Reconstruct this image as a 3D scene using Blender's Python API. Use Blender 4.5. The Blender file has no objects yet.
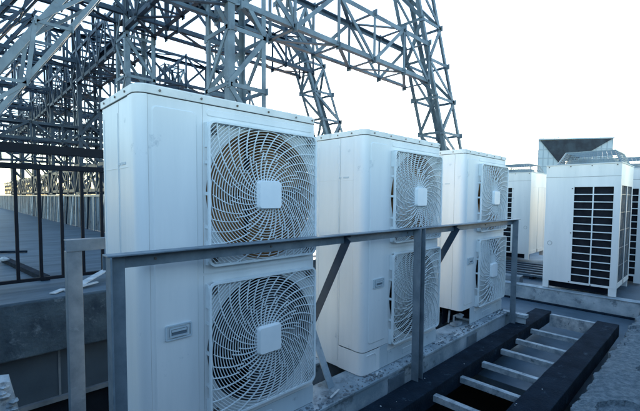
import bpy, math, random
from mathutils import Vector, Matrix
random.seed(7)
rad = math.radians
S = bpy.context.scene
COL = S.collection

# ------------------------------------------------------------------ materials
def mat(name, c1, c2=None, rough=.5, metal=0., scale=4., fine=60., bump=.15, bdist=.002, stain=None,
        stain_amt=.0, stain_scale=2., streak=False, aniso=None, contrast=(.35, .65), rvar=.12, spec=.5):
    m = bpy.data.materials.new(name); m.use_nodes = True
    nt = m.node_tree; N = nt.nodes; L = nt.links
    b = N['Principled BSDF']
    tc = N.new('ShaderNodeTexCoord')
    mp = N.new('ShaderNodeMapping'); L.new(tc.outputs['Object'], mp.inputs['Vector'])
    if aniso: mp.inputs['Scale'].default_value = aniso
    if streak: mp.inputs['Scale'].default_value = (1, 1, .13)
    n1 = N.new('ShaderNodeTexNoise'); n1.inputs['Scale'].default_value = scale; n1.inputs['Detail'].default_value = 8
    n1.inputs['Roughness'].default_value = .62
    L.new(mp.outputs['Vector'], n1.inputs['Vector'])
    r1 = N.new('ShaderNodeMapRange'); r1.inputs['From Min'].default_value = contrast[0]; r1.inputs['From Max'].default_value = contrast[1]
    L.new(n1.outputs['Fac'], r1.inputs['Value'])
    mx = N.new('ShaderNodeMix'); mx.data_type = 'RGBA'
    c2 = c2 or tuple(v * .8 for v in c1)
    mx.inputs['A'].default_value = (*c1, 1); mx.inputs['B'].default_value = (*c2, 1)
    L.new(r1.outputs['Result'], mx.inputs['Factor'])
    out = mx.outputs['Result']
    if stain:
        n2 = N.new('ShaderNodeTexNoise'); n2.inputs['Scale'].default_value = stain_scale; n2.inputs['Detail'].default_value = 12
        n2.inputs['Roughness'].default_value = .72
        L.new(tc.outputs['Object'], n2.inputs['Vector'])
        r2 = N.new('ShaderNodeMapRange'); t = .72 - .3 * stain_amt
        r2.inputs['From Min'].default_value = t - .03; r2.inputs['From Max'].default_value = t + .05
        L.new(n2.outputs['Fac'], r2.inputs['Value'])
        m2 = N.new('ShaderNodeMix'); m2.data_type = 'RGBA'
        L.new(r2.outputs['Result'], m2.inputs['Factor']); L.new(out, m2.inputs['A'])
        m2.inputs['B'].default_value = (*stain, 1); out = m2.outputs['Result']
    L.new(out, b.inputs['Base Color'])
    n3 = N.new('ShaderNodeTexNoise'); n3.inputs['Scale'].default_value = fine; n3.inputs['Detail'].default_value = 6
    L.new(tc.outputs['Object'], n3.inputs['Vector'])
    r3 = N.new('ShaderNodeMapRange')
    r3.inputs['To Min'].default_value = max(.05, rough - rvar); r3.inputs['To Max'].default_value = min(1, rough + rvar)
    L.new(n1.outputs['Fac'], r3.inputs['Value']); L.new(r3.outputs['Result'], b.inputs['Roughness'])
    if bump:
        bp = N.new('ShaderNodeBump'); bp.inputs['Strength'].default_value = bump; bp.inputs['Distance'].default_value = bdist
        L.new(n3.outputs['Fac'], bp.inputs['Height']); L.new(bp.outputs['Normal'], b.inputs['Normal'])
    b.inputs['Metallic'].default_value = metal
    b.inputs['Specular IOR Level'].default_value = spec
    return m

M = {}
M['paint'] = mat('cream_paint', (.74, .76, .76), (.60, .64, .65), .40, scale=3.2, streak=True, fine=26, bump=.12,
                 bdist=.0012, stain=(.46, .51, .54), stain_amt=.24, stain_scale=6, contrast=(.42, .75))
M['paint_dull'] = mat('weathered_paint', (.52, .60, .64), (.42, .50, .55), .5, scale=3, streak=True, fine=120, bump=.08,
                      bdist=.001, stain=(.22, .28, .33), stain_amt=.35, stain_scale=4)
M['lid'] = mat('lid_paint', (.74, .75, .73), (.58, .61, .61), .5, scale=6, fine=120, bump=.1, bdist=.001,
               stain=(.30, .36, .40), stain_amt=.35, stain_scale=7)
M['wire'] = mat('guard_wire_coating', (.74, .80, .82), (.62, .69, .72), .4, scale=8, bump=0)
M['cap'] = mat('cap_plastic', (.80, .84, .85), (.74, .79, .81), .35, scale=10, bump=0)
M['coil'] = mat('coil_fins_flare_tint', (.62, .34, .15), (.50, .25, .10), .6, scale=9, fine=250, bump=.3)  # warm sun flare painted into the upper coil's colour
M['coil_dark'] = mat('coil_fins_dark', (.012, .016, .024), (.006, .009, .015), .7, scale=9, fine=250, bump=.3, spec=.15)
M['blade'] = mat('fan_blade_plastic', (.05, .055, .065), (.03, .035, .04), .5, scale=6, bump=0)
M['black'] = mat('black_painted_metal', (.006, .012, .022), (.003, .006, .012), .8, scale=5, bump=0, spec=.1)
M['shroud'] = mat('shroud_flare_tint', (.30, .165, .07), (.2, .11, .05), .6, scale=5, bump=0, spec=.3)  # brown carries the flare's warm tint inside the upper fan openings
M['seal'] = mat('dark_seam_rubber', (.05, .07, .09), None, .7, scale=5, bump=0)
M['bolt'] = mat('bolt_steel', (.16, .17, .18), (.13, .10, .08), .5, scale=30, bump=0, metal=.6)
M['rail'] = mat('galvanised_angle', (.20, .255, .30), (.11, .155, .195), .45, scale=7, fine=90, bump=.25, metal=.2,
                stain=(.20, .26, .31), stain_amt=.32, stain_scale=9)
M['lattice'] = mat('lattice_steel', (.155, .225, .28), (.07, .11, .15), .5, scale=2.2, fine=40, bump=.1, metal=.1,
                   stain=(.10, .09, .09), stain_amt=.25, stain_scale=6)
M['lattice_dark'] = mat('dark_and_shaded_steel', (.028, .058, .095), (.016, .033, .058), .5, scale=3, fine=40, bump=.1, metal=.3)  # darker lattice copy: shade painted into far members; braces are dark steel
M['fence_black'] = mat('black_rail_paint', (.004, .007, .012), (.007, .011, .018), .6, scale=8, bump=.1, spec=.12)
M['concrete'] = mat('weathered_concrete', (.065, .10, .125), (.022, .038, .055), .9, scale=5, fine=45, bump=.7, bdist=.01,
                    stain=(.10, .14, .17), stain_amt=.35, stain_scale=6, contrast=(.3, .7), spec=.2)
M['rough'] = mat('broken_concrete', (.21, .26, .29), (.11, .15, .18), .95, scale=24, fine=70, bump=1., bdist=.02,
                 stain=(.14, .19, .22), stain_amt=.25, stain_scale=22, contrast=(.35, .6), spec=.2)
M['tiles'] = mat('terrace_paving', (.085, .135, .175), (.045, .078, .105), .6, scale=5, fine=30, bump=.3, bdist=.006, aniso=(.25, 1.6, 1), spec=.3)
M['membrane'] = mat('roof_membrane', (.075, .13, .18), (.04, .075, .11), .5, scale=2, fine=50, bump=.2, bdist=.003,
                    stain=(.05, .08, .11), stain_amt=.3, stain_scale=3)
M['pit'] = mat('pit_floor', (.006, .011, .018), (.010, .018, .026), .9, scale=3, fine=50, bump=.3, spec=.1)
M['timber'] = mat('tarred_timber', (.011, .023, .039), (.005, .011, .020), .85, scale=5, fine=60, bump=.8, bdist=.006,
                  stain=(.030, .055, .08), stain_amt=.35, stain_scale=9, rvar=.1, spec=.08)
M['rung'] = mat('scuffed_rung_steel', (.42, .48, .52), (.17, .22, .26), .5, scale=12, fine=90, bump=.35,
                stain=(.08, .11, .14), stain_amt=.4, stain_scale=14)
M['beam'] = mat('painted_channel', (.42, .49, .54), (.18, .25, .30), .55, scale=4, streak=False, fine=80, bump=.4, bdist=.004,
                stain=(.11, .15, .18), stain_amt=.45, stain_scale=5)
M['rust'] = mat('rusty_debris', (.20, .24, .27), (.06, .08, .10), .9, scale=20, fine=120, bump=.8, bdist=.004)
M['pale'] = mat('pale_chip', (.55, .60, .62), (.35, .4, .43), .8, scale=20, fine=80, bump=.5)
M['sheet'] = mat('corrugated_sheet', (.15, .21, .26), (.035, .06, .09), .55, scale=5, streak=True, fine=60, bump=.2,
                 stain=(.035, .055, .08), stain_amt=.5, stain_scale=3, contrast=(.4, .6))
M['wallpanel'] = mat('recess_wall_paint', (.045, .078, .11), (.028, .052, .078), .6, scale=2, fine=60, bump=.2)
M['facade'] = mat('pale_facade', (.36, .45, .51), (.28, .38, .45), .5, scale=.2, bump=0)
M['facade_line'] = mat('facade_joint', (.26, .35, .42), None, .5, scale=.2, bump=0)
M['facade_dark'] = mat('dark_facade_glass', (.008, .016, .03), (.03, .05, .07), .5, scale=.5, bump=0, contrast=(.4, .62), spec=.2)
M['cage'] = mat('cage_steel', (.20, .27, .32), (.14, .2, .25), .45, scale=4, bump=0, metal=.3)
M['city'] = mat('distant_ground', (.12, .15, .16), (.07, .09, .10), .9, scale=.02, bump=0)

# ------------------------------------------------------------------ mesh building
class MB:
    def __init__(s): s.v = []; s.f = []
    def quad(s, a, b, c, d):
        i = len(s.v); s.v += [tuple(a), tuple(b), tuple(c), tuple(d)]; s.f.append((i, i+1, i+2, i+3))
    def prism(s, pts, off):
        """closed polygon pts (3-D) extruded by vector off"""
        n = len(pts); i = len(s.v); off = Vector(off)
        s.v += [tuple(p) for p in pts] + [tuple(Vector(p) + off) for p in pts]
        s.f.append(tuple(range(i + n - 1, i - 1, -1))); s.f.append(tuple(range(i + n, i + 2*n)))
        for k in range(n):
            l = (k + 1) % n; s.f.append((i + k, i + l, i + n + l, i + n + k))
    def box(s, x0, x1, y0, y1, z0, z1):
        s.prism([(x0, y0, z0), (x1, y0, z0), (x1, y1, z0), (x0, y1, z0)], (0, 0, z1 - z0))
    def bar(s, p, q, w, h=None, up=(0, 0, 1)):
        h = h or w; p = Vector(p); q = Vector(q); d = (q - p)
        if d.length < 1e-6: return
        d.normalize(); u = Vector(up)
        if abs(d.dot(u)) > .98: u = Vector((1, 0, 0)) if abs(d.x) < .9 else Vector((0, 1, 0))
        a = d.cross(u).normalized() * w/2; b = a.cross(d).normalized() * h/2
        s.prism([p-a-b, p+a-b, p+a+b, p-a+b], q - p)
    def angle(s, p, q, w, t, sx, sy):
        """L-section along p-q, legs pointing along sx (vector) and sy (vector)"""
        p = Vector(p); sx = Vector(sx); sy = Vector(sy)
        pts = [p, p+sx*w, p+sx*w+sy*t, p+sx*t+sy*t, p+sx*t+sy*w, p+sy*w]
        s.prism(pts, Vector(q) - p)
    def tube(s, pts, r, n=8):
        pts = [Vector(p) for p in pts]; i0 = len(s.v); prev = None
        for k, p in enumerate(pts):
            d = (pts[min(k+1, len(pts)-1)] - pts[max(k-1, 0)]).normalized()
            if prev is None:
                a = d.cross(Vector((0, 0, 1)))
                if a.length < .1: a = d.cross(Vector((0, 1, 0)))
            else: a = prev - d * prev.dot(d)
            a.normalize(); prev = a; b = d.cross(a)
            for j in range(n):
                t = 2*math.pi*j/n; s.v.append(tuple(p + (a*math.cos(t) + b*math.sin(t))*r))
        for k in range(len(pts)-1):
            for j in range(n):
                l = (j+1) % n; s.f.append((i0+k*n+j, i0+k*n+l, i0+(k+1)*n+l, i0+(k+1)*n+j))
        s.f.append(tuple(i0+j for j in range(n-1, -1, -1))); e = i0+(len(pts)-1)*n; s.f.append(tuple(e+j for j in range(n)))
    def cyl(s, p, axis, r, h, n=16):
        p = Vector(p); s.tube([p, p + Vector(axis)*h], r, n)
    def build(s, name, m, parent=None, bevel=0, smooth=False, loc=(0, 0, 0), seg=2):
        me = bpy.data.meshes.new(name); me.from_pydata(s.v, [], s.f); me.validate(); me.update()
        me.materials.append(M[m])
        if smooth:
            for p in me.polygons: p.use_smooth = True
            try: me.set_sharp_from_angle(angle=rad(40))
            except Exception: pass
        o = bpy.data.objects.new(name, me); COL.objects.link(o); o.location = loc
        if parent: o.parent = parent
        if bevel:
            b = o.modifiers.new('bevel', 'BEVEL'); b.width = bevel; b.segments = seg; b.limit_method = 'ANGLE'; b.angle_limit = rad(40)
        return o

def tag(o, label, cat, group=None, kind=None):
    if label: o['label'] = label
    if cat: o['category'] = cat
    if group: o['group'] = group
    if kind: o['kind'] = kind
    return o
def empty(name, loc=(0, 0, 0), label=None, cat=None, group=None):
    o = bpy.data.objects.new(name, None); COL.objects.link(o); o.location = loc; o.empty_display_size = .2
    return tag(o, label, cat, group)
KIDS = {}
def kids(o):
    return [c for c in bpy.data.objects if c.parent == o]
def copy_tree(o, loc=None, label=None, skip=(), parent=None):
    c = o.copy(); COL.objects.link(c)
    if parent: c.parent = parent
    if loc is not None: c.location = loc
    if label: c['label'] = label
    for k in kids(o):
        if k.name.split('.')[0] in skip: continue
        copy_tree(k, parent=c, skip=skip)
    return c
def struct(o): o['kind'] = 'structure'; return o

# ------------------------------------------------------------------ fan condensing unit
UW, UD, ZB, ZT = 1.06, .502, -.114, 1.70
GX0, GX1 = .317, 1.039
GZ = [(.854, 1.577), (.046, .774)]
GCX = (GX0 + GX1)/2
def arc(cx, cy, r, a0, a1, n):
    return [(cx + r*math.cos(rad(a0+(a1-a0)*i/n)), cy + r*math.sin(rad(a0+(a1-a0)*i/n))) for i in range(n+1)]
def shell(mb, prof, z0, z1, t=.004):
    """sheet following an XY polyline, thickness inward (right-hand side)"""
    n = len(prof); P = [Vector((x, y, 0)) for x, y in prof]; Q = []
    for i, p in enumerate(P):
        d = (P[min(i+1, n-1)] - P[max(i-1, 0)]).normalized(); Q.append(p + Vector((-d.y, d.x, 0))*t)
    mb.prism([Vector((p.x, p.y, z0)) for p in P] + [Vector((q.x, q.y, z0)) for q in reversed(Q)], (0, 0, z1-z0))
def rrect(cx, cz, w, h, r, n=5, y=0):
    pts = []
    for (sx, sz, a) in ((1, 1, 0), (-1, 1, 90), (-1, -1, 180), (1, -1, 270)):
        for i in range(n+1):
            t = rad(a + 90*i/n); pts.append(Vector((cx + sx*(w/2-r) + r*math.cos(t), y, cz + sz*(h/2-r) + r*math.sin(t))))
    return pts
def raised(mb, cx, cz, w, h, r, y0, y1, ins):
    """bevelled embossed pad from plane y0 out to y1"""
    a = rrect(cx, cz, w, h, r, y=y0); b = rrect(cx, cz, w-2*ins, h-2*ins, max(r-ins, .002), y=y1)
    i = len(mb.v); n = len(a); mb.v += [tuple(p) for p in a+b]
    for k in range(n):
        l = (k+1) % n; mb.f.append((i+k, i+l, i+n+l, i+n+k))
    mb.f.append(tuple(range(i+n, i+2*n)))
def ring_rect(mb, cx, cz, w, h, r, t, y0, y1):
    """rounded rectangular hoop, outer size w x h, section t, from y0 to y1"""
    a = rrect(cx, cz, w, h, r, y=y0); b = rrect(cx, cz, w-2*t, h-2*t, max(r-t, .003), y=y0)
    n = len(a); i = len(mb.v); d = Vector((0, y1-y0, 0))
    mb.v += [tuple(p) for p in a+b] + [tuple(p+d) for p in a+b]
    for k in range(n):
        l = (k+1) % n
        mb.f += [(i+k, i+l, i+n+l, i+n+k), (i+2*n+k, i+3*n+k, i+3*n+l, i+2*n+l), (i+k, i+2*n+k, i+2*n+l, i+l), (i+n+k, i+n+l, i+3*n+l, i+3*n+k)]

def guard_mesh(w, h):
    mb = MB(); hw, hh = w/2-.008, h/2-.008; yf = -.040
    def inside(x, z):
        if abs(x) > hw or abs(z) > hh: return False
        cx, cz = hw-.035, hh-.035
        if abs(x) > cx and abs(z) > cz and math.hypot(abs(x)-cx, abs(z)-cz) > .037: return False
        return True
    def ribbon(P, t, y0, y1):
        for i in range(len(P)-1):
            (x0, z0), (x1, z1) = P[i], P[i+1]
            if not (inside(x0, z0) and inside(x1, z1)): continue
            dx, dz = x1-x0, z1-z0; L = math.hypot(dx, dz)
            if L < 1e-6: continue
            ox, oz = -dz/L*t/2, dx/L*t/2
            mb.prism([(x0+ox, y0, z0+oz), (x1+ox, y0, z1+oz), (x1-ox, y0, z1-oz), (x0-ox, y0, z0-oz)], (0, y1-y0, 0))
    r = .092
    while r < .50:
        n = max(48, int(r*380)); P = [(r*math.cos(2*math.pi*i/n), r*math.sin(2*math.pi*i/n)) for i in range(n+1)]
        ribbon(P, .0034, yf+.004, yf+.009); r += .0150
    NS = 32
    for k in range(NS):
        th = 2*math.pi*k/NS; rj = (.19, .235)[k % 2]
        def pt(r, off): 
            a = th + off - 1.0*(max(r-.078, 0)/.42)**.8 ; return (r*math.cos(a), r*math.sin(a))
        n = 9; ribbon([pt(.078+(rj-.078)*i/n, 0) for i in range(n+1)], .0042, yf, yf+.008)
        n = 16; ribbon([pt(rj+(.51-rj)*i/n, math.pi/NS) for i in range(n+1)], .0038, yf, yf+.008)
    ring_rect(mb, 0, 0, w, h, .040, .011, yf-.003, yf+.013)
    # stand-off returns at the corners plus small tabs down the sides
    for sx in (-1, 1):
        for (z0, z1) in ((-h/2+.01, -h/2+.13), (h/2-.13, h/2-.01), (-.005, .012), (-.17, -.155), (.15, .165)):
            x = sx*(w/2-.004); mb.box(x-.004, x+.004, yf+.013, -.001, z0, z1)
    for sz in (-1, 1):
        z = sz*(h/2-.004); mb.box(-w/2+.035, w/2-.035, yf+.013, -.001, z-.003, z+.003)
    return mb

def fan_guard(parent, zc, w, h):
    g = guard_mesh(w, h).build('fan_guard', 'wire', parent, loc=(GCX, 0, zc))
    c = MB(); raised(c, 0, 0, .158, .158, .022, -.040, -.062, .007); ring_rect(c, 0, 0, .158, .158, .022, .01, -.040, -.020)
    c.build('guard_cap', 'cap', g, smooth=False)
    for sx in (-1, 1):
        for sz in (-1, 1):
            b = MB(); x, z = sx*(w/2-.045), sz*(h/2-.045); b.box(x-.011, x+.011, -.028, -.012, z-.022, z+.022); b.cyl((x, -.034, z), (0, 1, 0), .008, .032, 10)
            b.build('corner_bracket', 'bolt', g)
    return g

def fan_panel(parent, x0, x1, holes, R=.355):
    """front sheet with round openings"""
    mb = MB(); n = 48
    def cell(zc, za, zb_):
        bm_ = MB()
        # ring between circle R and the rectangle x0..x1, za..zb_
        pc = []; pr = []
        for k in range(n):
            t = 2*math.pi*k/n + math.pi/n; c, s_ = math.cos(t), math.sin(t)
            pc.append((GCX + R*c, zc + R*s_))
            hx = (x1-GCX) if c > 0 else (GCX-x0); hz = (zb_-zc) if s_ > 0 else (zc-za)
            q = min(hx/max(abs(c), 1e-6), hz/max(abs(s_), 1e-6)); pr.append((GCX+q*c, zc+q*s_))
        corners = [(x1, zb_), (x0, zb_), (x0, za), (x1, za)]
        for k in range(n):
            l = (k+1) % n; a, b, c_, d = pc[k], pc[l], pr[l], pr[k]
            mid = None
            for cr in corners:
                ang = math.atan2(cr[1]-zc, cr[0]-GCX) % (2*math.pi); a0 = (2*math.pi*k/n + math.pi/n) % (2*math.pi); a1 = a0 + 2*math.pi/n
                if a0 <= ang < a1 or a0 <= ang + 2*math.pi < a1: mid = cr
            pts = [(p[0], 0, p[1]) for p in ([a, b, c_] + ([mid] if mid else []) + [d])]
            i = len(mb.v); mb.v += pts; mb.f.append(tuple(range(i, i+len(pts))))
            # bell-mouth running back from the opening
            for (ra, ya, rb, yb) in ((1., .001, .955, .02), (.955, .02, .955, .13)):
                P = [(GCX+(a[0]-GCX)*ra, ya, zc+(a[1]-zc)*ra), (GCX+(b[0]-GCX)*ra, ya, zc+(b[1]-zc)*ra),
                     (GCX+(b[0]-GCX)*rb, yb, zc+(b[1]-zc)*rb), (GCX+(a[0]-GCX)*rb, yb, zc+(a[1]-zc)*rb)]
                bm_.quad(*P)
        bm_.build('fan_shroud', 'shroud' if zc > .8 else 'blade', parent, smooth=True)  # upper shroud has the painted flare tint, lower one stays dark
    z1c, z0c = sum(holes[0])/2, sum(holes[1])/2; zm = (holes[0][0]+holes[1][1])/2
    cell(z1c, zm+.004, 1.654); cell(z0c, .0, zm-.004)
    mb.box(x0, x1, .003, .007, zm-.006, zm+.006)
    # rounded right-hand corner and return
    shell(mb, [(x1, 0)] + arc(x1, .012, .012, -90, 0, 4)[1:] + [(x1+.012, .06)], 0, 1.654, .003)
    # raised trim strips above, between and beside the guards
    raised(mb, GCX, 1.617, .70, .034, .014, 0, -.004, .004)
    return mb.build('fan_panel', 'paint', parent)

def fan_unit():
    u = empty('condensing_unit')
    s = MB(); shell(s, [(.0462, 0)] + arc(.05, .05, .05, -97, -180, 8) + [(0, .098)], .062, 1.654, .004)
    s.build('corner_panel', 'paint', u, smooth=True)
    s = MB(); s.box(.0475, .3062, -.001, .004, .062, 1.654)
    raised(s, .170, .86, .215, 1.50, .025, -.001, -.0065, .006)
    f = s.build('service_panel', 'paint', u, smooth=False)
    # recessed pull with its dark slot
    h = MB(); ring_rect(h, 0, 0, .128, .072, .008, .007, -.016, -.004); ring_rect(h, 0, 0, .090, .044, .006, .006, -.020, -.004)
    hp = h.build('pull_recess', 'paint_dull', u, loc=(.172, 0, .563))
    h = MB(); h.box(-.038, .038, -.010, -.006, -.015, .015); h.build('pull_slot', 'rail', hp)
    h = MB(); h.box(-.036, .036, -.018, -.0105, .002, .013); h.build('pull_lip', 'paint_dull', hp)
    s = MB(); s.box(0, .004, .102, .236, .062, 1.654); s.box(0, .004, .240, UD, ZB, 1.654)
    s.box(.004, .010, .235, .241, ZB, 1.65); s.box(.004, .010, .098, .104, .06, 1.65)
    s.box(-.003, .001, .250, .262, ZB+.05, 1.60); s.box(-.003, .001, .47, .482, ZB+.05, 1.60)
    s.box(-.0012, .0005, .104, UD-.002, 1.334, 1.338)
    s.build('side_panel', 'paint', u, bevel=.0012)
    s = MB(); s.box(-.0022, -.0002, .15, .205, 1.350, 1.362); s.box(-.0022, -.0002, .225, .26, 1.350, 1.362); s.build('worn_sticker', 'paint_dull', u)
    s = MB(); s.box(.004, UW-.006, UD-.004, UD, ZB, 1.654); s.box(UW-.004, UW, .065, UD, ZB, 1.654); s.build('rear_casing', 'paint', u)
    fan_panel(u, .308, UW-.012, GZ)
    s = MB(); s.box(.300, .305, .006, .49, -.08, 1.65); s.build('inner_divider', 'black', u)
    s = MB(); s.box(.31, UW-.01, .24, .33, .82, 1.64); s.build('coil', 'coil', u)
    s = MB(); s.box(.31, UW-.01, .24, .33, -.02, .808); s.build('coil', 'coil_dark', u)  # same fins without the flare tint, painted near black
    s = MB(); s.box(.306, UW-.006, .02, .35, .810, .816); s.build('fan_deck', 'black', u)
    # base skirt
    s = MB(); s.box(.308, UW-.002, -.002, .004, ZB, -.002); s.box(.21, .306, -.002, .004, ZB, .058)
    raised(s, .62, ZB+.055, .22, .05, .01, -.002, -.006, .004); s.box(.306, UW-.004, .01, UD-.006, ZB, ZB+.02)
    s.build('base_pan', 'paint_dull', u, bevel=.0015)
    # lower pipe cover (corner) with its arched knock-out
    s = MB(); shell(s, [(.206, 0), (.05, 0)] + arc(.05, .05, .05, -97, -180, 8)[1:] + [(0, .236)], ZB, .056, .004)
    P = [(.045, .03), (.13, .03)] + [(.13 + .03*math.sin(rad(a)), .0 + .03*math.cos(rad(a))) for a in range(15, 91, 15)] + [(.16, -.09)]
    for a, b in zip(P, P[1:]): s.bar((a[0], -.004, a[1]), (b[0], -.004, b[1]), .006, .008, up=(0, 1, 0))
    s.build('pipe_cover', 'paint', u, smooth=True)
    # lid
    s = MB(); o = .007
    prof = [(UW+o, -o+.02), (UW+o, UD+o), (-o, UD+o), (-o, .05)] + arc(.05, .05, .05+o, 180, 270, 8) + [(UW+o-.02, -o)]
    s.prism([(x, y, 1.658) for x, y in prof], (0, 0, .036))
    ins = [(GCX + (x-UW/2)*.985 - GCX + UW/2, UD/2 + (y-UD/2)*.97) for x, y in prof]
    s.prism([(x, y, 1.694) for x, y in ins], (0, 0, .006))
    lid = s.build('lid', 'lid', u, bevel=.004)
    for x in (.10, .30, .50, .70, .90, 1.03):
        b = MB(); b.cyl((x, -o+.001, 1.676), (0, -1, 0), .0055, .006, 10); b.build('bolt', 'bolt', lid)
    for y in (.12, .26, .44):
        b = MB(); b.cyl((-o+.001, y, 1.676), (-1, 0, 0), .0055, .006, 10); b.build('bolt', 'bolt', lid)
    for (z0, z1) in GZ:
        zc = (z0+z1)/2
        fan_guard(u, zc, GX1-GX0, z1-z0)
        f = MB(); f.cyl((GCX, .04, zc), (0, 1, 0), .075, .10, 24)
        for k in range(3):
            rows = []
            for i in range(9):
                r = .075 + .250*i/8; t0 = 2*math.pi*k/3 + .25*i/8; wd = 1.0 + .15*math.sin(i/8*3)
                row = []
                for j in range(9):
                    a = t0 + wd*j/8; row.append((GCX + r*math.cos(a), .05 + .10*(j/8)**1.2, zc + r*math.sin(a)))
                rows.append(row)
            for i in range(8):
                for j in range(8): f.quad(rows[i][j], rows[i+1][j], rows[i+1][j+1], rows[i][j+1])
        f.build('fan', 'shroud' if z0 > .5 else 'blade', u, smooth=True)  # upper fan coloured with the flare tint, lower fan dark
        m = MB(); m.bar((GCX-.3, .18, zc), (GCX+.3, .18, zc), .02, .03); m.bar((GCX, .18, zc-.3), (GCX, .18, zc+.3), .02, .02); m.build('motor_bracket', 'black', u)
    return u

u1 = fan_unit(); tag(u1, 'nearest and largest pale two-fan air conditioning unit, left of the row', 'air conditioner', 'two-fan outdoor units in a row')
u2 = copy_tree(u1, (1.550, 0, 0), 'middle two-fan air conditioning unit, standing behind the central handrail post')
u3 = copy_tree(u1, (3.096, 0, 0), 'smallest and farthest two-fan air conditioning unit, with open dark hole at its lower left corner', skip=('pipe_cover',))
# exposed valves inside the open corner of the third unit
s = MB(); s.tube([(.10, .12, -.10), (.10, .12, -.03), (.12, .06, .0), (.16, .05, -.02)], .012, 8); s.tube([(.06, .16, -.10), (.06, .15, .03)], .010, 8)
s.cyl((.11, .04, -.02), (0, 1, 0), .022, .05, 10); s.box(.02, .15, .05, .12, -.112, -.085)
s.build('service_valve', 'rung', u3)
s = MB(); s.box(.004, .30, .20, .205, ZB, .06); s.build('cavity_back', 'black', u3)

# ------------------------------------------------------------------ channel beam carrying the row
bm = empty('support_beam', (0, 0, 0), 'long weathered pale steel beam under the front edge of the two-fan units', 'steel beam')
s = MB(); s.box(-.5, 4.06, -.104, .16, -.136, -.118); s.build('top_flange', 'beam', bm, bevel=.002)
s = MB(); s.box(-.5, 4.05, -.092, -.078, -.30, -.137); s.build('web', 'beam', bm)
s = MB(); s.box(-.5, 4.05, -.135, .16, -.318, -.301); s.build('bottom_flange', 'beam', bm, bevel=.002)
for x in (1.75, 3.05):
    s = MB(); s.box(x, x+.20, -.105, -.0925, -.27, -.16); s.build('splice_plate', 'rail', bm)
b2 = empty('support_beam', (0, 0, 0), 'dark steel beam under the back edge of the two-fan units', 'steel beam')
s = MB(); s.box(-.5, 4.2, .40, .52, -.136, -.118); s.build('top_flange', 'beam', b2)
s = MB(); s.box(-.5, 4.2, .45, .46, -.40, -.137); s.build('web', 'beam', b2)
s = MB(); s.box(4.09, 4.17, -.30, .55, -.16, -.120); s.box(4.105, 4.118, -.29, .55, -.42, -.16)
tag(s.build('cross_beam', 'beam', bevel=.003), 'short pale steel cross beam closing the row beyond the farthest two-fan unit', 'steel beam')
random.seed(3)
def chunk(mb, c, r, n=7):
    c = Vector(c); rings = []
    for i, (z, k) in enumerate(((0, .8), (.5, 1.), (1., .5))):
        rings.append([(c.x + r*k*random.uniform(.6, 1.1)*math.cos(2*math.pi*j/n), c.y + r*k*random.uniform(.6, 1.1)*math.sin(2*math.pi*j/n), c.z + z*r*random.uniform(.5, .8)) for j in range(n)])
    i0 = len(mb.v)
    for rg in rings: mb.v += rg
    for a in range(2):
        for j in range(n):
            l = (j+1) % n; mb.f.append((i0+a*n+j, i0+a*n+l, i0+(a+1)*n+l, i0+(a+1)*n+j))
    mb.f.append(tuple(i0+2*n+j for j in range(n)))
s = MB()
for k in range(240):
    x = random.uniform(1.05, 4.05); y = random.uniform(-.098, .03 if (x % 1.55) > 1.08 else -.008)
    chunk(s, (x, y, -.118), random.uniform(.003, .008))
for x, n, w in ((3.15, 34, .10), (1.62, 22, .06), (3.95, 30, .10), (2.75, 18, .14), (1.25, 20, .12), (1.02, 12, .06)):
    for k in range(n): chunk(s, (random.gauss(x, w), random.uniform(-.095, .0), -.119), random.uniform(.005, .016))
tag(s.build('grit', 'rust'), 'dark grit and flakes scattered along the pale beam', 'debris', kind='stuff')
s = MB()
for x, y, r, L in ((3.22, -.07, .3, .10), (3.10, -.03, -.5, .08), (1.66, -.055, .9, .09), (1.72, -.05, 1.3, .07), (3.92, -.06, .2, .12), (2.62, -.05, -.3, .09), (1.22, -.04, .5, .16), (2.9, -.06, .1, .14), (3.7, -.05, .6, .08)):
    d = Vector((math.cos(r), math.sin(r)*.4, .1))*L/2; c = Vector((x, y, -.105)); s.bar(c-d*.75, c+d*.75, .014, .004)
tag(s.build('metal_scraps', 'pale'), 'pale scraps of torn sheet lying along the beam', 'debris', kind='stuff')

# ------------------------------------------------------------------ handrail in front of the units
hr = empty('handrail', (0, 0, 0), 'grey steel angle handrail passing in front of all three two-fan units', 'railing')
s = MB(); zt = .978; s.box(-.178, 4.125, -.195, -.130, zt-.007, zt); s.box(-.178, 4.125, -.137, -.130, zt-.062, zt-.007)
s.build('top_rail', 'rail', hr, bevel=.0015)
def post(parent, x, z0, z1, y=-.132, w=.068, name='post'):
    s = MB(); s.box(x, x+w, y-.007, y, z0, z1); s.box(x, x+.007, y-.062, y-.007, z0, z1); return s.build(name, 'rail', parent, bevel=.0012)
post(hr, -.170, -1.3, zt-.008, y=-.140)
post(hr, 1.985, -.30, zt-.008, y=-.140, w=.075)
s = MB(); s.box(1.985+.068, 1.985+.075, -.20, -.148, -.30, zt-.01); s.build('post_flange', 'rail', hr)
post(hr, 4.035, -.30, zt-.008, y=-.140)
for x in (-.13, 2.022, 4.07):
    for dx, dz in ((-.012, -.022), (.014, -.044)):
        b = MB(); b.cyl((x+dx, -.1365, zt+dz), (0, -1, 0), .0075, .008, 6); b.build('bolt', 'bolt', hr)
for x in (.02, .62, 1.22, 1.9, 2.12, 2.67, 3.3):
    b = MB(); b.cyl((x, -.1365, zt-.035), (0, -1, 0), .006, .006, 6); b.build('bolt', 'bolt', hr)
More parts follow.
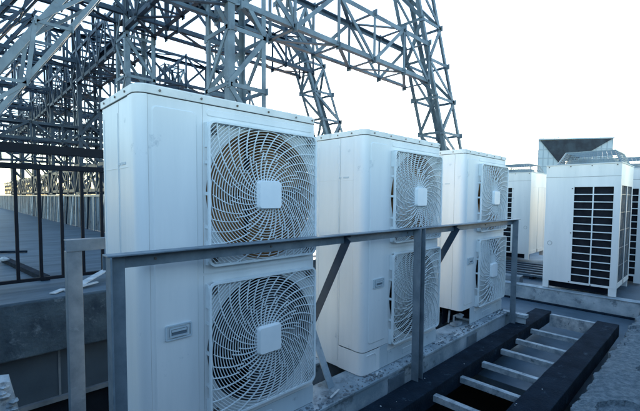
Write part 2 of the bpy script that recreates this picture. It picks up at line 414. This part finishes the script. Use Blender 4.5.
def brace(parent, p, q, w=.055, m='rail'):
    p = Vector(p); q = Vector(q); s = MB(); d = (q-p).normalized(); a = d.cross(Vector((1, 0, 0))).normalized()
    s.prism([p, p+Vector((w, 0, 0)), p+Vector((w, 0, 0))+a*.006, p+Vector((.006, 0, 0))+a*.006, p+Vector((.006, 0, 0))+a*w, p+a*w], q-p)
    return s.build('brace', 'lattice_dark', parent)
brace(hr, (1.19, -.137, .962), (1.24, .60, -.36), .06)
brace(hr, (2.64, -.137, .962), (2.69, .60, -.36), .06)
for x, lab in ((1.26, 'short pale leaning strut in the gap between the nearest and the middle unit'), (2.68, 'short pale leaning strut in the gap between the middle and the farthest unit')):
    s = MB(); p = Vector((x-.03, .32, .50)); q = Vector((x+.02, .05, -.118)); s.bar(p, q, .055, .008, up=(0, 1, 0)); s.bar(p+Vector((.024, .012, 0)), q+Vector((.024, .012, 0)), .008, .03, up=(0, 1, 0))
    tag(s.build('strut', 'beam'), lab, 'strut', 'leaning struts between units')
r2 = empty('handrail', (0, 0, 0), 'second grey angle handrail at far left, disappearing behind the nearest unit', 'railing')
s = MB(); s.box(-.142, 4.2, .700, .707, .895, .960); s.box(-.142, 4.2, .707, .760, .953, .960); s.build('top_rail', 'rail', r2, bevel=.0015)
s = MB(); s.box(-.140, -.066, .708, .715, -1.4, .894); s.box(-.140, -.133, .715, .77, -1.4, .894); s.build('post', 'rail', r2, bevel=.0012)
s = MB(); s.box(3.9, 3.97, .708, .715, -.5, .894); s.box(3.9, 3.907, .715, .77, -.5, .894); s.build('post', 'rail', r2, bevel=.0012)

# ------------------------------------------------------------------ timber walkway with rungs
tl = empty('walkway', (0, 0, 0), 'dark walkway of two parallel timbers joined by pale rungs along the pit', 'walkway')
def timber(x0, x1, y0, y1, z0, z1, rng, skew=0.):
    s = MB(); n = 40; random.seed(rng)
    secs = []
    for i in range(n+1):
        t = i/n; x = x0+(x1-x0)*t; j = lambda a=.002: random.uniform(-a, a); k = skew*(1-t)
        secs.append([(x, y0+k+j(), z0), (x, y1+k+j(), z0), (x, y1+k+j(), z1+j(.0015)), (x, y0+k+j(), z1+j(.0015))])
    i0 = len(s.v)
    for q in secs: s.v += q
    for i in range(n):
        for k in range(4):
            l = (k+1) % 4; s.f.append((i0+i*4+k, i0+i*4+l, i0+(i+1)*4+l, i0+(i+1)*4+k))
    s.f.append((i0+3, i0+2, i0+1, i0)); e = i0+n*4; s.f.append((e, e+1, e+2, e+3))
    return s.build('timber', 'timber', tl, bevel=.006)
timber(-.8, 4.93, -.335, -.145, -.36, -.225, 1)
timber(-.8, 4.93, -1.03, -.82, -.38, -.235, 2)
for x in (.35, .78, 1.21, 1.60, 1.99, 2.42, 2.84, 3.27, 3.67, 4.13, ):
    random.seed(int(x*100)); d = random.uniform(-.012, .012)
    s = MB(); s.box(x-.024, x+.024, -.80, -.345, -.275, -.268); s.box(x-.024, x-.018, -.80, -.345, -.315, -.275)
    o = s.build('rung', 'rung', tl, bevel=.001); o.rotation_euler[2] = 0
s = MB(); s.box(4.84, 4.90, -.815, -.34, -.262, -.252); s.box(4.84, 4.852, -.815, -.34, -.40, -.262); s.build('end_bar', 'rung', tl)
s = MB(); random.seed(12)
for k in range(16):
    chunk(s, (random.gauss(2.0, .35), random.choice((random.uniform(-.31, -.17), random.uniform(-1.0, -.84))), -.226), random.uniform(.0015, .007))
tag(s.build('paint_flecks', 'pale'), 'small pale crumbs lying on the dark timbers', 'debris', kind='stuff')

# ------------------------------------------------------------------ roof deck, pit, terrace
def slab(name, x0, x1, y0, y1, z0, z1, m, bevel=0, kind='structure', label=None, cat=None):
    s = MB(); s.box(x0, x1, y0, y1, z0, z1); o = s.build(name, m, bevel=bevel)
    if kind: o['kind'] = kind
    if label: tag(o, label, cat)
    return o
slab('roof_deck', 3.05, 6.42, -6, 2.25, -.62, -.50, 'membrane')
slab('pit_floor', -8, 3.05, -6, 2.25, -1.50, -1.40, 'pit')
slab('pit_floor', 3.05, 6.42, -6, 2.25, -1.50, -1.40, 'pit')
slab('roof_deck', 6.56, 30, -8, 12, -.40, -.28, 'membrane')
s = MB(); s.box(6.40, 6.55, -1.6, 6, -.52, -.262); s.box(6.385, 6.56, -1.6, 6, -.262, -.250)
tag(s.build('kerb', 'beam', bevel=.004), 'long pale kerb beam under the louvred cabinet on the right', 'kerb')
s = MB(); s.box(6.34, 6.40, -1.2, 4, -.500, -.478); tag(s.build('kerb_flashing', 'timber'), 'thin dark flashing strip along the foot of the pale kerb', 'flashing')
# rough concrete ledge bottom right
import mathutils.noise as mn
s = MB(); nx, ny = 330, 90; i0 = 0
for i in range(nx+1):
    for j in range(ny+1):
        x = -.5 + 6.85*i/nx; y = -1.145 - 1.7*(j/ny)**1.3
        h = mn.fractal(Vector((x*3, y*3, .3)), 1., 2., 5)*.014 + mn.noise(Vector((x*17, y*17, 1)))*.004 + mn.noise(Vector((x*41, y*41, 4)))*.0022
        edge = 1-min(1, j/9.)
        yy = y + (mn.noise(Vector((x*6, 2, 5)))*.045+mn.noise(Vector((x*21, 2, 5)))*.018)*edge
        z = -.165 + h - .03*edge + (-.03 if mn.noise(Vector((x*2.2, y*2.8, 9))) > .22 and j < 26 else 0)
        s.v.append((x, yy, z))
for i in range(nx):
    for j in range(ny):
        a = i*(ny+1)+j; s.f.append((a, a+1, a+ny+2, a+ny+1))
for i in range(nx):
    a = i*(ny+1); b = a+ny+1; p, q = s.v[a], s.v[b]
    k = len(s.v); s.v += [(p[0], p[1]-.02, -.9), (q[0], q[1]-.02, -.9)]; s.f.append((a, b, k+1, k))
le = s.build('concrete_ledge', 'rough'); tag(le, 'rough broken concrete ledge along the bottom right of the walkway', 'ledge')
s = MB(); random.seed(21)
for k in range(260): 
    x = random.uniform(1.8, 5.6); chunk(s, (x, -1.16-abs(random.gauss(0, .22)), -.185), random.uniform(.003, .011))
tag(s.build('rubble', 'rough'), 'loose crumbs of concrete on the broken ledge', 'rubble', kind='stuff')
slab('support_wall', 5.55, 6.33, -1.125, -1.10, -.62, -.30, 'wallpanel', kind=None, label='low dark wall strip between the right timber end and the kerb', cat='wall')

# terrace behind
slab('terrace_floor', -14, 40, 2.08, 60, .17, .35, 'tiles')
s = MB(); nx = 60
s.box(-8, 8, 2.06, 2.20, -.11, .345)
o = s.build('concrete_edge_beam', 'concrete', bevel=.012); tag(o, 'mottled concrete edge beam of the terrace below the black railing', 'beam')
wl = empty('recess_wall', (0, 0, 0), 'smooth dark blue wall below the terrace edge beam, with a vertical joint', 'wall')
s = MB(); s.box(-8, .055, 2.215, 2.30, -.56, -.11); s.box(.062, 8, 2.215, 2.30, -.56, -.11); s.build('panel', 'wallpanel', wl)
s = MB(); s.box(.05, .067, 2.206, 2.214, -.56, -.11); s.build('joint_strip', 'rail', wl)
s = MB(); s.box(-8, 8, 2.18, 2.30, -.60, -.561); s.build('bottom_trim', 'rail', wl)
s = MB(); s.box(-8, 8, 2.25, 2.32, -1.4, -.61); s.build('plinth', 'black', wl)
rl = empty('railing', (0, 0, 0), 'black railing with slim upright bars on the terrace edge at left', 'railing')
for (z0, z1) in ((1.592, 1.675), (1.443, 1.495), (.412, .442)):
    s = MB(); s.box(-3.2, 3.8, 2.59, 2.63, z0, z1); s.build('rail', 'fence_black', rl, bevel=.004)
for k in range(-16, 22):
    x = .007 + .1725*k
    s = MB(); s.box(x-.013, x+.013, 2.597, 2.623, .44, 1.443); s.build('bar', 'fence_black', rl)
for x in (-1.6, 1.95):
    s = MB(); s.box(x-.025, x+.025, 2.585, 2.635, .35, 1.6); s.build('post', 'fence_black', rl)
# things lying on the terrace
s = MB(); s.bar((-.10, 4.6, .375), (.08, 2.9, .375), .075, .05)
tag(s.build('plank', 'timber'), 'dark plank lying on the terrace floor behind the black railing', 'plank')
s = MB(); s.bar((-.12, 5.6, .37), (.22, 5.4, .37), .03, .03); tag(s.build('rod', 'timber'), 'thin dark rod lying beyond the plank on the terrace', 'rod')
s = MB()
chunk(s, (-.13, 4.35, .40), .06); tag(s.build('paper_scrap', 'pale'), 'crumpled white scrap at the end of the dark plank', 'litter')
for i, (p, q, w, lab) in enumerate((((.18, 2.25, .365), (.55, 2.55, .46), .07, 'longest pale broken board lying below the black railing beside the nearest unit'),
                                ((.02, 2.20, .36), (.12, 2.30, .365), .05, 'small pale chip on the edge beam'),
                                ((.12, 2.22, .362), (.40, 2.32, .385), .035, 'thin pale splinter lying just in front of the longest broken board'))):
    s = MB(); s.bar(p, q, w, .012); tag(s.build('board_scrap', 'pale', bevel=.002), lab, 'scrap', 'pale scraps on the edge beam')
s = MB(); random.seed(5)
P = [(-.33, 1.35, -.02), (-.30, 1.30, -.2), (-.20, 1.22, -.42), (-.15, 1.15, -.7), (-.13, 1.1, -.95)]
for k in range(1, 60):
    t = k/60*3.99; i = int(t); f = t-i; a = Vector(P[i]).lerp(Vector(P[i+1]), f)
    chunk(s, (a.x-.05+random.uniform(-.05, .03), a.y+random.uniform(-.03, .03), a.z), random.uniform(.02, .04))
s.prism([(-.45, 1.36, .02), (-.35, 1.36, .0), (-.17, 1.1, -1.0), (-.45, 1.1, -1.0)], (0, .06, .03))
tag(s.build('crumbling_slab', 'beam'), 'crumbling pale slab edge at the bottom left corner', 'slab')

# corrugated sheet fence on the terrace
s = MB(); X = 2.02; y = 3.0; random.seed(31)
prof = []
while y < 40:
    d = .11 if y < 15 else .2
    o = random.uniform(-.01, .01)
    prof += [(X+o, y), (X+o, y+d*.38), (X+.035+o, y+d*.5), (X+.035+o, y+d*.88)]; y += d
top = [1.24 + .03*mn.noise(Vector((q[1]*1.5, 0, 0))) for q in prof]
i0 = 0
for (a, b), t in zip(prof, top): s.v += [(a, b, .36), (a-.0, b, t)]
for k in range(len(prof)-1): s.f.append((2*k, 2*k+1, 2*k+3, 2*k+2))
fn = empty('sheet_fence', (0, 0, 0), 'long corrugated metal fence running away under the lattice columns', 'fence')
s.build('sheeting', 'sheet', fn)
s = MB(); s.box(X-.03, X-.005, 3, 40, 1.20, 1.25); s.build('rail', 'rail', fn)
random.seed(8)
for k in range(26):
    y = 3.3 + k*.62; s = MB(); t = random.uniform(-.22, .22)
    s.bar((X-.07, y, .36), (X-.03, y+t, 1.2), .06, .03, up=(1, 0, 0)); s.build('batten', random.choice(('beam', 'rail', 'rail', 'timber')), fn)

# ------------------------------------------------------------------ lattice steelwork
def zig(mb, P, Q, n, w, flip=0, cross=False, rungs=True, h=None, up=(0, 0, 1)):
    """bracing between polylines P(t), Q(t) (each a function 0..1) in n bays"""
    for i in range(n):
        a0, a1 = P(i/n), P((i+1)/n); b0, b1 = Q(i/n), Q((i+1)/n)
        if rungs: mb.bar(a0, b0, w*.85, h, up)
        if (i+flip) % 2 == 0 or cross: mb.bar(a0, b1, w, h, up)
        if (i+flip) % 2 == 1 or cross: mb.bar(b0, a1, w, h, up)
    mb.bar(P(1), Q(1), w*.85, h, up)
def seg(p, q):
    p = Vector(p); q = Vector(q); return lambda t: p.lerp(q, t)
def box_truss(root, A, B, n, wc, wb, mc, mbm=None, chord='leg', cross=(0, 0, 0, 0), flips=(0, 0, 1, 1), thick=None):
    """A, B: four corner points at each end (in ring order); n bays"""
    F = [seg(a, b) for a, b in zip(A, B)]
    for k, (a, b) in enumerate(zip(A, B)):
        s = MB(); a = Vector(a); b = Vector(b)
        c = sum((Vector(q) for q in A), Vector())/4
        sx = (Vector(A[(k+1) % 4])-a).normalized(); sy = (Vector(A[(k-1) % 4])-a).normalized()
        w = (thick or {}).get(k, wc)
        s.angle(a, b, w, w*.16, sx, sy); s.build(chord, mc, root)
    s = MB()
    for k in range(4):
        nrm = (Vector(A[(k+1) % 4])-Vector(A[k])).cross(Vector(B[k])-Vector(A[k])).normalized()
        zig(s, F[k], F[(k+1) % 4], n, wb, flips[k], bool(cross[k]), True, wb*.3, nrm)
    # gusset plates
    for k in range(4):
        for i in range(0, n+1):
            p = F[k](i/n); s.bar(p-Vector((0, 0, wc*.7)), p+Vector((0, 0, wc*.7)), wc*1.3, wc*.22)
    s.build('bracing', mbm or mc, root)
XC, CW = 2.63, .72
YB = [3.67 + 4.83*k for k in range(8)]
ORD = ['nearest', 'second', 'third', 'fourth', 'fifth', 'sixth', 'seventh', 'eighth']
def zlo(k): return 4.25 if k == 0 else 5.65
TG = 'lattice steel columns along the terrace'
for k, Y in enumerate(YB):
    if k == 7: continue
    top = 7.4 if k == 0 else 9.0
    r = empty('lattice_column', (XC+CW/2, Y+CW/2, .35), ('big vertical lattice column rising behind the nearest two-fan unit' if k == 0 else
        '%s vertical lattice column of the receding row, counting from the nearest' % ORD[k]), 'lattice column', TG)
    h = CW/2; A = [(-h, -h, 0), (h, -h, 0), (h, h, 0), (-h, h, 0)]; B = [(x, y, top-.35) for x, y, z in A]
    nb = int(round((top-.35)/.94))
    lm = 'lattice' if k < 2 else 'lattice_dark'  # farther columns get the copy with shade put into its colour
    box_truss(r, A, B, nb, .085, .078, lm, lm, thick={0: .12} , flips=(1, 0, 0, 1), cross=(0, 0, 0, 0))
for k, Y in enumerate(YB):
    z0 = zlo(k); h = 1.02; x0 = .55 if k == 0 else -1.0; x1 = 8.55 if k == 0 else 8.9
    if k: h = 1.2
    r = empty('bridge_truss', (0, Y, z0), ('heavy horizontal lattice girder spanning from the big column to the leaning tower on the right' if k == 0 else
        '%s horizontal lattice girder across the row of columns, counting from the nearest' % ORD[k]), 'truss', 'lattice girders overhead')
    A = [(x0, -.014, 0), (x0, CW+.014, 0), (x0, CW+.014, h), (x0, -.014, h)]; B = [(x1, y, z) for x, y, z in A]
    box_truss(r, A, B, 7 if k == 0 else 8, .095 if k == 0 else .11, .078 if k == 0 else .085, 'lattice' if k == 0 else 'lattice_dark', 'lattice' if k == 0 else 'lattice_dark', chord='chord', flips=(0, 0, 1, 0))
# leaning towers at the right end of each girder
for k, Y in enumerate(YB[:4]):
    z0 = .35; r = empty('leaning_tower', (0, Y, z0), ('tall leaning lattice tower standing behind the farthest two-fan unit' if k == 0 else
        ('leaning lattice tower in front of the bright sky above the middle two-fan unit' if k == 1 else '%s leaning lattice tower of the right side row, counting from the nearest' % ORD[k])), 'lattice tower', 'leaning lattice towers')
    sh = 0 if k == 0 else .45
    zt_ = 7.6 if k == 0 else 7.9
    xb = lambda z: 8.911 + (4.125-z)*.4276 + sh     # left chord
    xr = lambda z: 10.554 + (2.764-z)*.475 + sh
    w0 = xr(z0)-xb(z0); 
    A = [(xb(z0), 0, 0), (xr(z0), 0, 0), (xr(z0), CW, 0), (xb(z0), CW, 0)]
    B = [(xb(zt_), 0, zt_-z0), (xr(zt_), 0, zt_-z0), (xr(zt_), CW, zt_-z0), (xb(zt_), CW, zt_-z0)]
    box_truss(r, A, B, 8, .10 if k == 0 else .12, .082 if k == 0 else .10, 'lattice', 'lattice', chord='leg', flips=(1, 0, 0, 1))
# leaning towers on the left
for k, Y in enumerate(YB[:4]):
    z0 = .35; zt_ = 5.3 if k == 0 else 7.0; sl = 1.56
    r = empty('raking_tower', (0, Y, z0), ('heavy sloping lattice girder cutting across the top left corner, nearest of its row' if k == 0 else
        '%s sloping lattice girder of the left side row, counting from the nearest' % ORD[k]), 'lattice tower', 'sloping lattice girders on the left')
    dx = 0 if k == 0 else -1.1
    xl = lambda z: .43 + (z-3.49)/sl + dx - .06
    W = .36
    A = [(xl(z0), 0, 0), (xl(z0)+W, 0, 0), (xl(z0)+W, CW, 0), (xl(z0), CW, 0)]; B = [(xl(zt_), 0, zt_-z0), (xl(zt_)+W, 0, zt_-z0), (xl(zt_)+W, CW, zt_-z0), (xl(zt_), CW, zt_-z0)]
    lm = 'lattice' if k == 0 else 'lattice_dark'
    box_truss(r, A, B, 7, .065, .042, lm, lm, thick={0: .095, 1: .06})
# longitudinal girders tying the columns
for k in range(7):
    y0, y1 = (YB[k]+CW, YB[k+1])
    for j, (z0, h, n, nm) in enumerate(((5.0, 1.1, 5, 'upper'), (1.35, .85, 4, 'lower'))):
        if k == 0 and j == 0: z0 = 5.3
        if k == 0 and j > 0: continue
        r = empty('longitudinal_girder', (XC, y0, z0), '%s lattice girder between the %s and %s columns of the row' % (nm, ORD[k], ORD[k+1]), 'truss', 'lattice girders linking the columns')
        A = [(-.017, .01, 0), (CW+.017, .01, 0), (CW+.017, .01, h), (-.017, .01, h)]; B = [(x, y1-y0, z) for x, y, z in A]
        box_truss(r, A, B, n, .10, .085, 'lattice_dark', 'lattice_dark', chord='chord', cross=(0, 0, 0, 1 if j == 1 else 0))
# second row of columns further in
for k in range(1, 7):
    Y = YB[k] + 1.2
    r = empty('lattice_column', (XC+3.6, Y, .35), 'dark slender lattice column of the inner row, number %s from the camera' % ORD[k-1].replace('nearest', 'one'), 'lattice column', 'inner row of lattice columns')
    h = .3; A = [(-h, -h, 0), (h, -h, 0), (h, h, 0), (-h, h, 0)]; B = [(x, y, 6.3) for x, y, z in A]
    if k < 2: 
        bpy.data.objects.remove(r); continue
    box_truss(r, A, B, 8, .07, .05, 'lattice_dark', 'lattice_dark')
for k in range(2, 5):
    z0 = 3.0; Y = YB[k]+.2
    r = empty('cross_girder', (0, Y, z0), '%s low lattice girder crossing behind the columns, counting from the nearest' % ORD[k-2], 'truss', 'low cross girders')
    A = [(-1.2, 0, 0), (-1.2, .5, 0), (-1.2, .5, .6), (-1.2, 0, .6)]; B = [(9, y, z) for x, y, z in A]
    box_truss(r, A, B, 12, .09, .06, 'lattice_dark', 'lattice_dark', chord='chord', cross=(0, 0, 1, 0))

# ------------------------------------------------------------------ louvred cabinets on the right
def louvred(mirror=False, detail=True):
    """origin: face corner at larger y, base; face looks to -x; width .981 toward -y"""
    u = empty('louvred_unit'); W = .981; Z0, Z1 = 0., 1.99; D = 1.10
    my = (lambda y: -W - y) if mirror else (lambda y: y)
    def B(s, x0, x1, ya, yb, z0, z1): ya, yb = my(ya), my(yb); s.box(x0, x1, min(ya, yb), max(ya, yb), z0, z1)
    # louvre opening: y from -.40 to -.895 ; z .145 .. 1.645
    ya, yb, za, zb = -.400, -.898, .150, 1.643
    s = MB(); B(s, 0, .012, 0, ya, .12, 1.985); B(s, 0, .012, yb, -W, .12, 1.985); B(s, 0, .012, ya, yb, zb, 1.985); B(s, 0, .012, ya, yb, .118, za)
    s.build('front_panel', 'paint', u, bevel=.002)
    s = MB(); B(s, -.0015, 0, 0, -W, 1.798, 1.802); s.build('panel_seam', 'seal', u)
    s = MB(); ym = (ya+yb)/2; B(s, -.004, .010, ym-.008, ym+.008, za, zb)
    n = 13; p = (zb-za)/n
    for k in range(1, n): B(s, -.003, .012, ya, ym-.008+.016, za+k*p-.007, za+k*p+.007); B(s, -.003, .012, ym, yb, za+k*p-.0072, za+k*p+.0072)
    s.build('louvre_grid', 'wire', u)
    s = MB(); B(s, .05, .056, ya+.03, yb-.03, za-.02, zb+.02); s.build('coil', 'coil_dark', u)
    # feet and sill
    s = MB(); B(s, .004, .05, -.0, -.085, 0, .12); s.build('foot', 'paint', u, bevel=.002)
    s = MB(); B(s, .004, .05, -.885, -W+.0, 0, .12); s.build('foot', 'paint', u, bevel=.002)
    for y in (-.0, -.885):
        s = MB(); B(s, D-.05, D, y, y-.085, 0, .12); s.build('foot', 'paint', u)
    s = MB(); B(s, .10, .14, -.02, -W+.02, .01, .10); s.build('base_rail', 'black', u)
    # sides: upper fascia, ribs, lower frame
    s = MB()
    for yy in (0, -W):
        a, b = (yy-.006, yy) if yy == 0 else (yy, yy+.006)
        s.box(.012, D, a, b, 1.66, 1.985); s.box(.012, .09, a, b, .12, 1.66); s.box(D-.08, D, a, b, .12, 1.66); s.box(.55, .60, a, b, .12, 1.66)
        s.box(.09, D-.08, a, b, .12, .2)
    s.box(D-.006, D, -W+.006, -.006, .12, 1.985)
    s.build('side_frame', 'paint', u, bevel=.0015)
    if mirror:
        for yy in (-.010, -W+.004):
            s = MB(); s.box(.09, D-.08, yy, yy+.005, .2, 1.66); s.build('side_panel', 'paint', u)
    for yy, sg in () if mirror else ((-.03, 1), (-W+.03, -1)):
        s = MB(); s.box(.09, D-.08, min(yy, yy-sg*.01), max(yy, yy-sg*.01), .2, 1.66)
        s.build('side_coil', 'coil_dark', u)
    for yy in () if mirror else (-.012, -W+.012):
        s = MB()
        for k in range(9): x = .14 + k*.1; s.box(x-.006, x+.006, yy-.004, yy+.004, .2, 1.66)
        for k in range(5): z = .45 + k*.27; s.box(.09, D-.08, yy-.003, yy+.003, z-.005, z+.005)
        s.build('side_guard', 'rail', u)
    s = MB(); s.box(-.008, D+.008, -W-.008, .008, 1.986, 2.0); lid = s.build('lid', 'lid', u, bevel=.003)
    for y in (-.04, -.34, -.62, -.93):
        b = MB(); b.cyl((-.001, my(y), 1.965), (-1, 0, 0), .009, .008, 8); b.build('bolt', 'bolt', u)
    for y, z in ((-.375, 1.62), (-.375, .92), (-.375, .14), (-.66, .13)):
        b = MB(); b.cyl((-.001, my(y), z), (-1, 0, 0), .009, .008, 8); b.build('bolt', 'bolt', u)
    # round knock-out mark
    s = MB(); n = 24; c = (my(-.085), .735)
    for k in range(n):
        a, b = 2*math.pi*k/n, 2*math.pi*(k+1)/n
        s.bar((-.002, c[0]+.033*math.cos(a), c[1]+.033*math.sin(a)), (-.002, c[0]+.033*math.cos(b), c[1]+.033*math.sin(b)), .004, .004)
    s.build('knockout_ring', 'rail', u)
    # fan discharge guard on top
    g = MB(); z0, z1 = 2.0, 2.20
    lo = [(.10, -.12), (.10, -W+.03), (D-.06, -W+.03), (D-.06, -.12)]; hi = [(.20, -.22), (.20, -W+.12), (D-.14, -W+.12), (D-.14, -.22)]
    for k in range(4):
        l = (k+1) % 4
        for a in range(1):
            g.bar((*lo[k], z0), (*hi[k], z1), .016); g.bar((*lo[k], z0+.008), (*lo[l], z0+.008), .016); g.bar((*hi[k], z1), (*hi[l], z1), .018)
        m = 12
        for q in range(1, m):
            t = q/m; a = Vector((*lo[k], z0)).lerp(Vector((*lo[l], z0)), t); b = Vector((*hi[k], z1)).lerp(Vector((*hi[l], z1)), t); g.bar(a, b, .005)
        for q in (1, 2, 3, 4, 5):
            t = q/6; a = Vector((*lo[k], z0)).lerp(Vector((*hi[k], z1)), t); b = Vector((*lo[l], z0)).lerp(Vector((*hi[l], z1)), t); g.bar(a, b, .005)
    for q in range(1, 14):
        t = q/14; g.bar((.20+(D-.34)*t, -.22, z1), (.20+(D-.34)*t, -W+.12, z1), .006)
    g.build('discharge_guard', 'cage', u)
    g = MB(); g.cyl(((D)/2+.02, -W/2, 2.0), (0, 0, 1), .36, .09, 28); g.build('fan_collar', 'cage', u)
    return u
la = louvred(); la.location = (6.473, .218, -.241)
tag(la, 'large pale louvred cabinet with many dark slots, in full view on the right', 'air conditioner', 'louvred outdoor units')
lb = louvred(True); lb.location = (8.84, 2.17, -.165); lb.scale = (1, 1, .995)
tag(lb, 'pale louvred cabinet in the gap between the farthest two-fan unit and the large louvred cabinet', 'air conditioner', 'louvred outdoor units')
copy_tree(lb, (8.84, 4.72, -.165), 'added louvred cabinet hidden behind the middle two-fan unit to block low sun')  # unseen cabinet, added to keep low sun off the timbers
copy_tree(lb, (8.84, 3.55, -.165), 'added louvred cabinet hidden behind the farthest two-fan unit to block low sun')  # also out of sight, added to shade the timber ends
copy_tree(la, (7.95, .10, -.241), 'pale louvred cabinet at the right edge, directly behind the large louvred cabinet')
copy_tree(la, (9.5, .00, -.241), 'farthest louvred cabinet at the right edge, last of its line')
# pallets between
pl = empty('duckboard', (7.2, 1.7, -.28), 'dark slatted duckboard on the roof between the louvred cabinets', 'duckboard')
for k in range(11):
    s = MB(); s.box(k*.14-.045, k*.14+.045, -1.3, 1.3, .05, .085); s.build('slat', 'timber' if k % 2 else 'membrane', pl)
for y in (-1.1, 0, 1.1):
    s = MB(); s.box(-.06, 1.46, y-.03, y+.03, 0, .05); s.build('bearer', 'timber', pl)
s = MB(); s.box(6.62, 6.80, .62, .95, -.28, -.16); tag(s.build('cable_box', 'rail', bevel=.01), 'small grey box on the roof left of the large louvred cabinet', 'box')

# ------------------------------------------------------------------ distant building and city ground
bd = empty('office_building', (0, 0, 0), 'distant pale office block with a dark inverted triangle on its face', 'building')
Dn = 72.  # office block scaled about the camera to a nearer distance; sizes below baked in
yaw = rad(43.956); fw = Vector((math.sin(yaw), math.cos(yaw), 0)); rt = Vector((math.cos(yaw), -math.sin(yaw), 0))
A = Vector((-.595, -1.769, 0)) + fw*Dn + rt*40.45; B = Vector((-.595, -1.769, 0)) + fw*(Dn-2.4) + rt*52.4
ex = (B-A).normalized(); L = (B-A).length; n_ = Vector((-ex.y, ex.x, 0))
if n_.dot(fw) < 0: n_ = -n_
rb = (fw*72 + rt*40.45).normalized(); BL = A + rb*12 - ex*1.15
def P(u, v, z): q = A + ex*u + n_*v; return (q.x, q.y, z)
def BLt(t, e=0): return tuple((A.lerp(BL, t) - ex*e).to_2d())
zbm, HT = -30, 12.25
s = MB(); s.prism([P(0, 0, zbm), P(L, 0, zbm), P(L, 11, zbm), (BL.x, BL.y, zbm)], (0, 0, HT-zbm)); s.build('tower_block', 'facade', bd)
s = MB()
for k in range(26):
    z = HT-.3-k*1.55; s.prism([P(0, -.05, z), P(L, -.05, z), P(L, .0, z), P(0, .0, z)], (0, 0, .12))
    s.prism([(*BLt(.02, .01), z-.7), (*BLt(.98, .01), z-.7), (*BLt(.98, .07), z-.7), (*BLt(.02, .07), z-.7)], (0, 0, .75))
for k in range(15):
    u = L*k/14; s.prism([P(u-.05, -.045, zbm), P(u+.05, -.045, zbm), P(u+.05, .0, zbm), P(u-.05, .0, zbm)], (0, 0, HT-zbm))
s.build('facade_grid', 'facade_line', bd)
s = MB(); s.prism([P(.3, -.24, HT-.1), P(L-.15, -.24, HT-.05), P(L*.34, -.24, 7.2)], tuple(n_*.17)); s.build('dark_glass_wedge', 'facade_dark', bd)
s = MB(); s.prism([P(-.15, -.3, HT), P(L+.15, -.3, HT), P(L+.15, 11, HT), (BL.x, BL.y, HT)], (0, 0, .2)); s.build('parapet', 'facade', bd)
s = MB()
s.bar(P(L*.25, 1.5, HT+.5), P(L*.9, 1.5, HT+1.0), .07); s.bar(P(L*.05, 1.5, HT+.45), P(L*.4, 1.5, HT+.8), .07)
for k in range(14): s.bar(P(L*k/14+.4, 1.5, HT+.2), P(L*k/14+.4, 1.5, HT+.62), .04)
s.bar(P(.25, 1.5, HT+.62), P(L, 1.5, HT+.62), .05); s.bar(P(L-.15, .5, HT+.2), P(L-.15, .5, HT+1.4), .07)
s.build('roof_railing', 'cage', bd)
s = MB(); s.box(-500, 700, -500, 700, -30.5, -30); struct(s.build('city_ground', 'city'))
s = MB(); s.box(-14, 40, -8, 60, -30, -1.6); tag(s.build('host_building', 'concrete'), 'concrete building carrying the roof terrace and all the equipment', 'building')

sh_ = empty('shade_block', (0, 0, 0), 'added unseen L-shaped concrete shade block behind and left of the viewer', 'building')  # added off-camera block that darkens the lower parts of the units
s = MB(); s.prism([(-9, -6.5, -.6), (9, -6.5, -.6), (9, -3.3, -.6), (-3.2, -3.3, -.6), (-3.2, 1.7, -.6), (-9, 1.7, -.6)], (0, 0, 2.25)); s.build('wall', 'concrete', sh_)
s = MB(); s.prism([(-9.1, -6.6, 1.66), (9.1, -6.6, 1.66), (9.1, -3.2, 1.66), (-3.1, -3.2, 1.66), (-3.1, 1.8, 1.66), (-9.1, 1.8, 1.66)], (0, 0, .12)); s.build('shade_block_top', 'concrete', sh_)

# ------------------------------------------------------------------ camera
cam = bpy.data.cameras.new('camera'); co = bpy.data.objects.new('camera', cam); COL.objects.link(co); S.camera = co
cam.sensor_width = 36; cam.sensor_fit = 'HORIZONTAL'; cam.lens = 384.531/640*36; cam.shift_y = 13.455/640
cam.clip_start = .02; cam.clip_end = 6000
y, pt, ro = rad(-43.95645), rad(-3.10016), rad(.405868)
fwd = Vector((-math.sin(y)*math.cos(pt), math.cos(y)*math.cos(pt), math.sin(pt)))
rgt = Vector((math.cos(y), math.sin(y), 0)); up = rgt.cross(fwd)
rg2 = rgt*math.cos(ro) + up*math.sin(ro); up2 = -rgt*math.sin(ro) + up*math.cos(ro)
m = Matrix((rg2, up2, -fwd)).transposed().to_4x4(); m.translation = Vector((-.59528, -1.76902, 1.20007)); co.matrix_world = m

# ------------------------------------------------------------------ light
SUN_EL, SUN_AZ = 10., 45.3     # azimuth measured from +Y towards +X
w = bpy.data.worlds.new('World'); S.world = w; w.use_nodes = True
nt = w.node_tree; bg = nt.nodes['Background']; sk = nt.nodes.new('ShaderNodeTexSky'); sk.sky_type = 'NISHITA'; sk.sun_disc = False
sk.sun_elevation = rad(SUN_EL); sk.sun_rotation = rad(SUN_AZ); sk.altitude = 30; sk.air_density = 1.; sk.dust_density = .3; sk.ozone_density = 1.5
nt.links.new(sk.outputs['Color'], bg.inputs['Color']); bg.inputs['Strength'].default_value = .15
sl = bpy.data.lights.new('sun', 'SUN'); sl.energy = 2.; sl.angle = rad(.5); sl.color = (1, .88, .74)
so = bpy.data.objects.new('sun', sl); COL.objects.link(so)
d = Vector((math.sin(rad(SUN_AZ))*math.cos(rad(SUN_EL)), math.cos(rad(SUN_AZ))*math.cos(rad(SUN_EL)), math.sin(rad(SUN_EL))))
so.rotation_euler = d.to_track_quat('Z', 'Y').to_euler()
vs = S.view_settings; vs.view_transform = 'Standard'; vs.look = 'None'; vs.exposure = 2.3; vs.gamma = 1; vs.use_curve_mapping = False
S.cycles.max_bounces = 6
